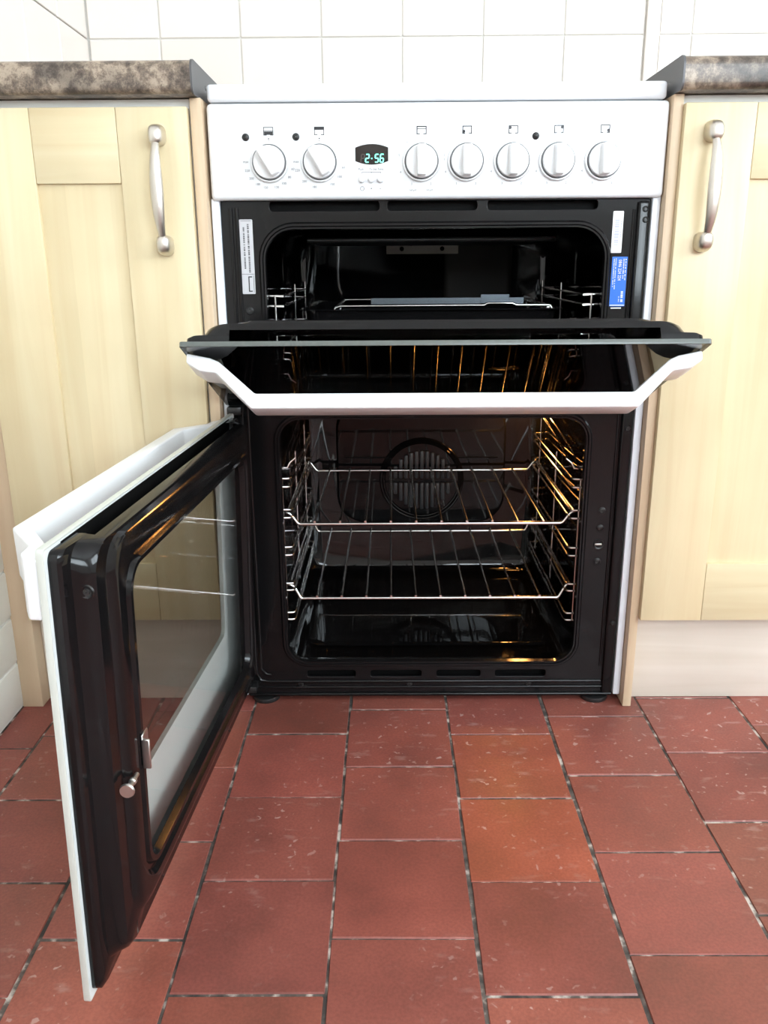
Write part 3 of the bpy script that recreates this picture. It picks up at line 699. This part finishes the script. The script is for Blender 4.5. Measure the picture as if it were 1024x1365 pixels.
# clock display
def disp(w, hm, ht, cx, cz, d):
    P = []
    n = 14
    for k in range(n + 1):
        t = -1 + 2 * k / n; P.append((cx + t * w, cz - hm - (ht - hm) * (1 - t * t)))
    for k in range(n + 1):
        t = 1 - 2 * k / n; P.append((cx + t * w, cz + hm + (ht - hm) * (1 - t * t)))
    return plate([P], d, 0.0004)
dp = finish('clock_display', disp(0.0215, 0.0082, 0.0125, -0.0842, 0.8040, 0.002), 'display_glass', None, 38); ckp(dp); dp.location += Vector((0, YP - 0.0006, 0))
SEG = {'a': ((0, 2), (1, 2)), 'b': ((1, 2), (1, 1)), 'c': ((1, 1), (1, 0)), 'd': ((0, 0), (1, 0)), 'e': ((0, 1), (0, 0)), 'f': ((0, 2), (0, 1)), 'g': ((0, 1), (1, 1))}
def digit(segs, x, z, w, h, mat):
    m = MB(); sl_ = 0.10
    for s_ in segs:
        (x0, z0), (x1, z1) = SEG[s_]; A = Vector((x + x0 * w + sl_ * z0 * h, -0.0004, z + z0 * h)); B = Vector((x + x1 * w + sl_ * z1 * h, -0.0004, z + z1 * h))
        t = (B - A).normalized(); nn = Vector((-t.z, 0, t.x)); g = 0.0003; wd = 0.00062
        A += t * g; B -= t * g
        m.add([A + nn * wd, B + nn * wd, B - nn * wd, A - nn * wd], [(0, 1, 2, 3)])
    return m.build('digit', mat, dp, 0)
ZD = 0.7945
digit('abgef', -0.0985, ZD, 0.0042, 0.0047, 'display_ghost')
digit('abged', -0.0925, ZD, 0.0042, 0.0047, 'display_digit')
digit('afgcd', -0.0802, ZD, 0.0042, 0.0047, 'display_digit')
digit('afgcde', -0.0736, ZD, 0.0042, 0.0047, 'display_digit')
m = MB(); m.add([(-0.0842 + 0.0008 * math.cos(a), -0.0004, ZD + 0.0044 + 0.0008 * math.sin(a)) for a in [2 * math.pi * k / 10 for k in range(10)]], [tuple(range(10))]); m.build('clock_colon', 'display_digit', dp, 0)
m = MB()
for t_, x in (('Push', -0.0985), ('To Set Time', -0.0785)):
    tm = text_mesh(t_, 0.0043); m.add([(v.co.x * 0.85 + x, YP - 0.0002, v.co.z + 0.7860) for v in tm.vertices], [p.vertices[:] for p in tm.polygons])
def q(x0, x1, z0, z1): m.add([(x0, YP - 0.0002, z0), (x1, YP - 0.0002, z0), (x1, YP - 0.0002, z1), (x0, YP - 0.0002, z1)], [(0, 1, 2, 3)])
q(-0.0975, -0.0722, 0.7820, 0.7825); q(-0.0975, -0.0970, 0.7808, 0.7825); q(-0.0853, -0.0848, 0.7808, 0.7832); q(-0.0727, -0.0722, 0.7808, 0.7825)
q(-0.0860, -0.0842, 0.7621, 0.7627); q(-0.0854, -0.0848, 0.7615, 0.7633); q(-0.0744, -0.0722, 0.7621, 0.7626)
pprint_(m, 'clock_print', 'print_grey')
m = MB(); N_ = 20
for k in range(N_):
    a, b = 2 * math.pi * k / N_, 2 * math.pi * (k + 1) / N_
    m.add([(-0.0972 + r * math.cos(t), YP - 0.0002, 0.7624 + r * math.sin(t)) for r, t in ((0.0028, a), (0.0028, b), (0.0023, b), (0.0023, a))], [(0, 1, 2, 3)])
m.add([(-0.0974, YP - 0.0002, 0.7622), (-0.0970, YP - 0.0002, 0.7622), (-0.0970, YP - 0.0002, 0.7642), (-0.0974, YP - 0.0002, 0.7642)], [(0, 1, 2, 3)])
pprint_(m, 'clock_symbol', 'print_grey')
for x in (-0.0975, -0.0852, -0.0730):
    m = MB(); m.lathe([(0.0043, 0), (0.0043, -0.0028), (0.0036, -0.0042), (0.0020, -0.0050), (0.0003, -0.0052)], (x, YP, 0.7735), 'y', 24); ckp(m.build('clock_button', 'white_plastic', None, 50))

# ---- doors
def handle_mesh(W, H, setb, ns):
    inn = [(0.003, 0.0005), (0.030, 0.0060), (0.040, 0.0105), (0.081, 0.0490)]
    out = [(0.003, 0.0115), (0.018, 0.0210), (0.037, 0.0235), (0.077, 0.0670)]
    inn += [(W - u, n) for u, n in inn[::-1]]; out += [(W - u, n) for u, n in out[::-1]]
    inn = [(u, n * ns if n > 0.03 else n) for u, n in inn]; out = [(u, n * ns if n > 0.03 else n) for u, n in out]
    bm = bmesh.new(); v1, v0 = H - setb, H - setb - 0.050; K = len(inn)
    def ring(P, v, low): return [bm.verts.new((u, -n * (0.97 if low and n > 0.03 else 1), v + (0.006 if low and n > 0.03 else 0))) for u, n in P]
    it, ot, ib, ob = ring(inn, v1, 0), ring(out, v1, 0), ring(inn, v0, 1), ring(out, v0, 1)
    for k in range(K - 1):
        for q_ in ((it[k], it[k + 1], ot[k + 1], ot[k]), (ib[k], ob[k], ob[k + 1], ib[k + 1]), (ot[k], ot[k + 1], ob[k + 1], ob[k]), (it[k + 1], it[k], ib[k], ib[k + 1])): bm.faces.new(q_)
    for k in (0, K - 1): bm.faces.new((it[k], ot[k], ob[k], ib[k]))
    bmesh.ops.recalc_face_normals(bm, faces=bm.faces[:])
    bmesh.ops.bevel(bm, geom=[e for e in bm.edges if e.calc_face_angle(0) > 0.25], offset=0.0024, segments=3, profile=0.5, affect='EDGES', clamp_overlap=True)
    bmesh.ops.triangulate(bm, faces=[f for f in bm.faces if len(f.verts) > 4])
    me = bpy.data.meshes.new('handle'); bm.to_mesh(me); bm.free(); return me
def make_door(name, W, H, win_in, win_top, win_bot, white):
    T = 0.006; sw = (0.055, W - 0.055); L_ = []
    spec = [(0.0, .006, .004, .006, .008), (.007, .006, .004, .006, .010), (.0095, .009, .004, .009, .012), (.0105, .021, .0045, .021, .018), (.017, .0235, .005, .0235, .022), (.023, .0255, .006, .0255, .024), (.0265, .029, .007, .029, .026),
            (.0275, .045, .009, .045, .030), (.0320, .050, .011, .050, .032), (.0335, .056, .015, .056, .032),
            (.0335, win_in - .020, win_top - .018, win_bot - .020, .034), (.0290, win_in - .016, win_top - .014, win_bot - .016, .032), (.0290, win_in - .012, win_top - .010, win_bot - .012, .030), (.0335, win_in - .009, win_top - .008, win_bot - .009, .028), (.0335, win_in - .004, win_top - .004, win_bot - .004, .024), (.0270, win_in, win_top, win_bot, .020)]
    for n, si, tp, bt, r in spec:
        ex = (max(sw[0], si + r + .004), min(sw[1], W - si - r - .004))
        L_.append([(x, T + n * (1 if white else 0.84), z) for x, z in rr(si, W - si, bt, H - tp, r, 6, ex)])
    n_ = len(L_[0]); mid = 3 * 7  # index of first extra point
    m = MB(); m.loft(L_, skip=lambda i, j: i < 4 and j == mid)
    d = m.build(name, 'black_enamel', None, 32)
    # inner glass
    g = finish('inner_glass', plate([rr(win_in - .003, W - win_in + .003, win_bot - .003, H - win_top + .003, 0.022, 6)], 0.004), 'oven_glass', d, 38); g.location = (0, T + .0225 * (1 if white else 0.8), 0)
    if white:
        bo = rr(0, W, 0, H, 0.004, 4); hole = rr(0.088, W - 0.088, 0.127, H - 0.05, 0.012, 5)
        bi = rr(0.0016, W - 0.0016, 0.0016, H - 0.0016, 0.003, 4)
        finish('glass_border', plate([bi, hole], T - 0.0002), 'glass_print_white', d, 38)
        finish('glass_edge', plate([bo, bi], T, 0.0006), 'glass_edge_pale', d, 38)
        box('slot_dark_sheet', (0.030, W - 0.030, T, T + 0.0006, H - 0.046, H - 0.003), 'dark_void', d, 0)  # near-black sheet added to make the slot interior dark
        finish('outer_glass', plate([hole], T * 0.9), 'oven_glass', d, 38).location = (0, T * 0.05, 0)
    else:
        finish('outer_glass', plate([rr(0.0015, W - 0.0015, 0.0015, H - 0.0015, 0.004, 4)], T - 0.0002), 'grill_glass', d, 38)
        e = 0.0015
        finish('glass_edge', plate([rr(0, W, 0, H, 0.004, 4), rr(e, W - e, e, H - e, 0.003, 4)], T - 0.0002, 0.0005), 'glass_edge', d, 38)
    finish('handle', handle_mesh(W, H, *((0.009, 0.86) if white else (0.022, 0.97))), 'white_plastic', d, 40)
    return d
od = make_door('oven_door', 0.5850, 0.4270, 0.088, 0.050, 0.084, True); ckp(od)
od.location += Vector((-0.2990, -0.0190, 0.0400)); od.rotation_euler = (math.radians(-1.4), 0, math.radians(-93.7))
# latch hook and peg on the free edge of the oven door
m = MB(); m.box(0.506, 0.5090, 0.0395, 0.047, 0.192, 0.222, 0.0006, 1).box(0.4945, 0.5090, 0.0395, 0.0412, 0.192, 0.226, 0.0006, 1); m.build('latch_plate', 'zinc_plate', od)
m = MB(); m.lathe([(0.0005, 0.0415), (0.003, 0.0415), (0.003, 0.0395)], (0.5000, 0, 0.206), 'y', 14); m.build('screw', 'screw_dark', od)
m = MB(); m.lathe([(0.0005, 0.0), (0.0060, 0.0), (0.0068, 0.0020), (0.0045, 0.0032), (0.0028, 0.0040), (0.0026, 0.013), (0.0034, 0.014), (0.0034, 0.017), (0.0022, 0.018), (0.0020, 0.026), (0.0005, 0.0265)], (0, 0, 0), 'x', 20)
o = m.build('latch_peg', 'zinc_plate', od); o.location = (0.5560, 0.0425, 0.2010); o.scale = (-1, 1, 1)
m = MB(); m.lathe([(0.0060, 0.0), (0.0052, 0.0016), (0.0042, 0.0010), (0.0030, 0.0010), (0.0026, 0.002), (0.0005, 0.002)], (0, 0, 0), 'x', 20)
o = m.build('screw', 'screw_dark', od); o.location = (0.5600, 0.0260, 0.3850)
# upper and lower hinge blocks
for z in (0.4690, 0.030):
    ckp(box('hinge', (-0.292, -0.272, -0.022, 0.002, z - 0.005, z + 0.006), 'screw_dark', None, 0.0015))
gd = make_door('grill_door', 0.5880, 0.2700, 0.088, 0.050, 0.050, False); ckp(gd)
gd.location += Vector((-0.2950, -0.0060, 0.4750)); gd.rotation_euler = (math.radians(66.7), 0, 0)
tag(ck, 'white freestanding double oven cooker with both black doors open', 'cooker')

# ================================================================== SHELVES
def shelf(label, z, zlift):
    t = empty('oven_shelf', (0, 0.225, z)); t_off = Vector((0, -0.225, -z))
    m = MB()
    for y in (0.050, 0.395):
        m.tube([Vector(p) + t_off for p in ((-0.2225, y, z + zlift), (-0.2190, y, z + zlift - 0.001), (-0.2155, y, z + zlift - 0.004), (-0.2075, y, z + 0.003), (-0.2050, y, z + 0.0006), (-0.2015, y, z), (0.2010, y, z), (0.2045, y, z + 0.0006), (0.2070, y, z + 0.003), (0.2150, y, z + zlift - 0.004), (0.2185, y, z + zlift - 0.001), (0.2220, y, z + zlift))], 0.0029, 10)
    for s in (-1, 1):
        m.tube([Vector(p) + t_off for p in ((s * 0.2222, 0.050, z + zlift), (s * 0.2222, 0.395, z + zlift))], 0.0026, 8)
    m.build('frame', 'chrome_wire', t, 50)
    w0 = None
    for k in range(10):
        x = -0.1795 + k * 0.0394
        if w0 is None:
            m = MB(); m.tube([(0, -0.178, 0.0038), (0, 0.173, 0.0038)], 0.0020, 8)
            w0 = m.build('wire', 'chrome_wire', t, 50); w0.location = (x, 0, 0)
        else: child(w0, 'wire', t, (x, 0, 0))
    tag(t, label, 'oven shelf', 'chromed wire shelves in the lower oven')
shelf('upper of the two chromed wire shelves, level with the fan', 0.2800, 0.0185)
shelf('lower of the two chromed wire shelves, below the fan', 0.1555, 0.0235)

# ================================================================== GRILL PAN
gp = empty('grill_pan', (0, 0.22, 0.575)); go = Vector((0, -0.22, -0.575))
m = MB(); L_ = []
for e, z in ((0.0, 0.602), (0.002, 0.6035), (0.008, 0.602), (0.014, 0.582), (0.022, 0.578)):
    L_.append([Vector((x, y, z)) + go for x, y in rr(-0.196 + e, 0.196 - e, 0.065 + e, 0.375 - e, 0.022, 6)])
m.loft(L_, False, True); m.build('tray', 'black_enamel', gp, 45)
m = MB()
m.tube([Vector(p) + go for p in ((-0.150, 0.10, 0.586), (-0.143, 0.10, 0.604), (-0.135, 0.10, 0.6065), (0.080, 0.10, 0.6065), (0.085, 0.10, 0.6095), (0.122, 0.10, 0.6095), (0.128, 0.10, 0.6065), (0.178, 0.10, 0.6065), (0.184, 0.10, 0.600))], 0.0022, 8)
for xx in (-0.142, 0.176): m.tube([Vector((xx, 0.10, 0.6045)) + go, Vector((xx, 0.34, 0.6045)) + go], 0.0022, 8)
m.tube([Vector(p) + go for p in ((-0.150, 0.34, 0.586), (-0.143, 0.34, 0.606), (0.178, 0.34, 0.606), (0.184, 0.34, 0.590))], 0.0022, 8)
m.build('wire_rack', 'chrome_wire', gp, 50)
m = MB(); m.box(*[a + b for a, b in zip((-0.09, 0.140, 0.105, 0.1065, 0.6085, 0.6180), (0, 0, -0.22, -0.22, -0.575, -0.575))], 0.0005, 1)
m.box(*[a + b for a, b in zip((0.075, 0.118, 0.1045, 0.1062, 0.6090, 0.6225), (0, 0, -0.22, -0.22, -0.575, -0.575))], 0.0005, 1)
m.build('handle_clip', 'clip_steel', gp)
tag(gp, 'dark grill pan with a metal front clip inside the grill compartment', 'grill pan')
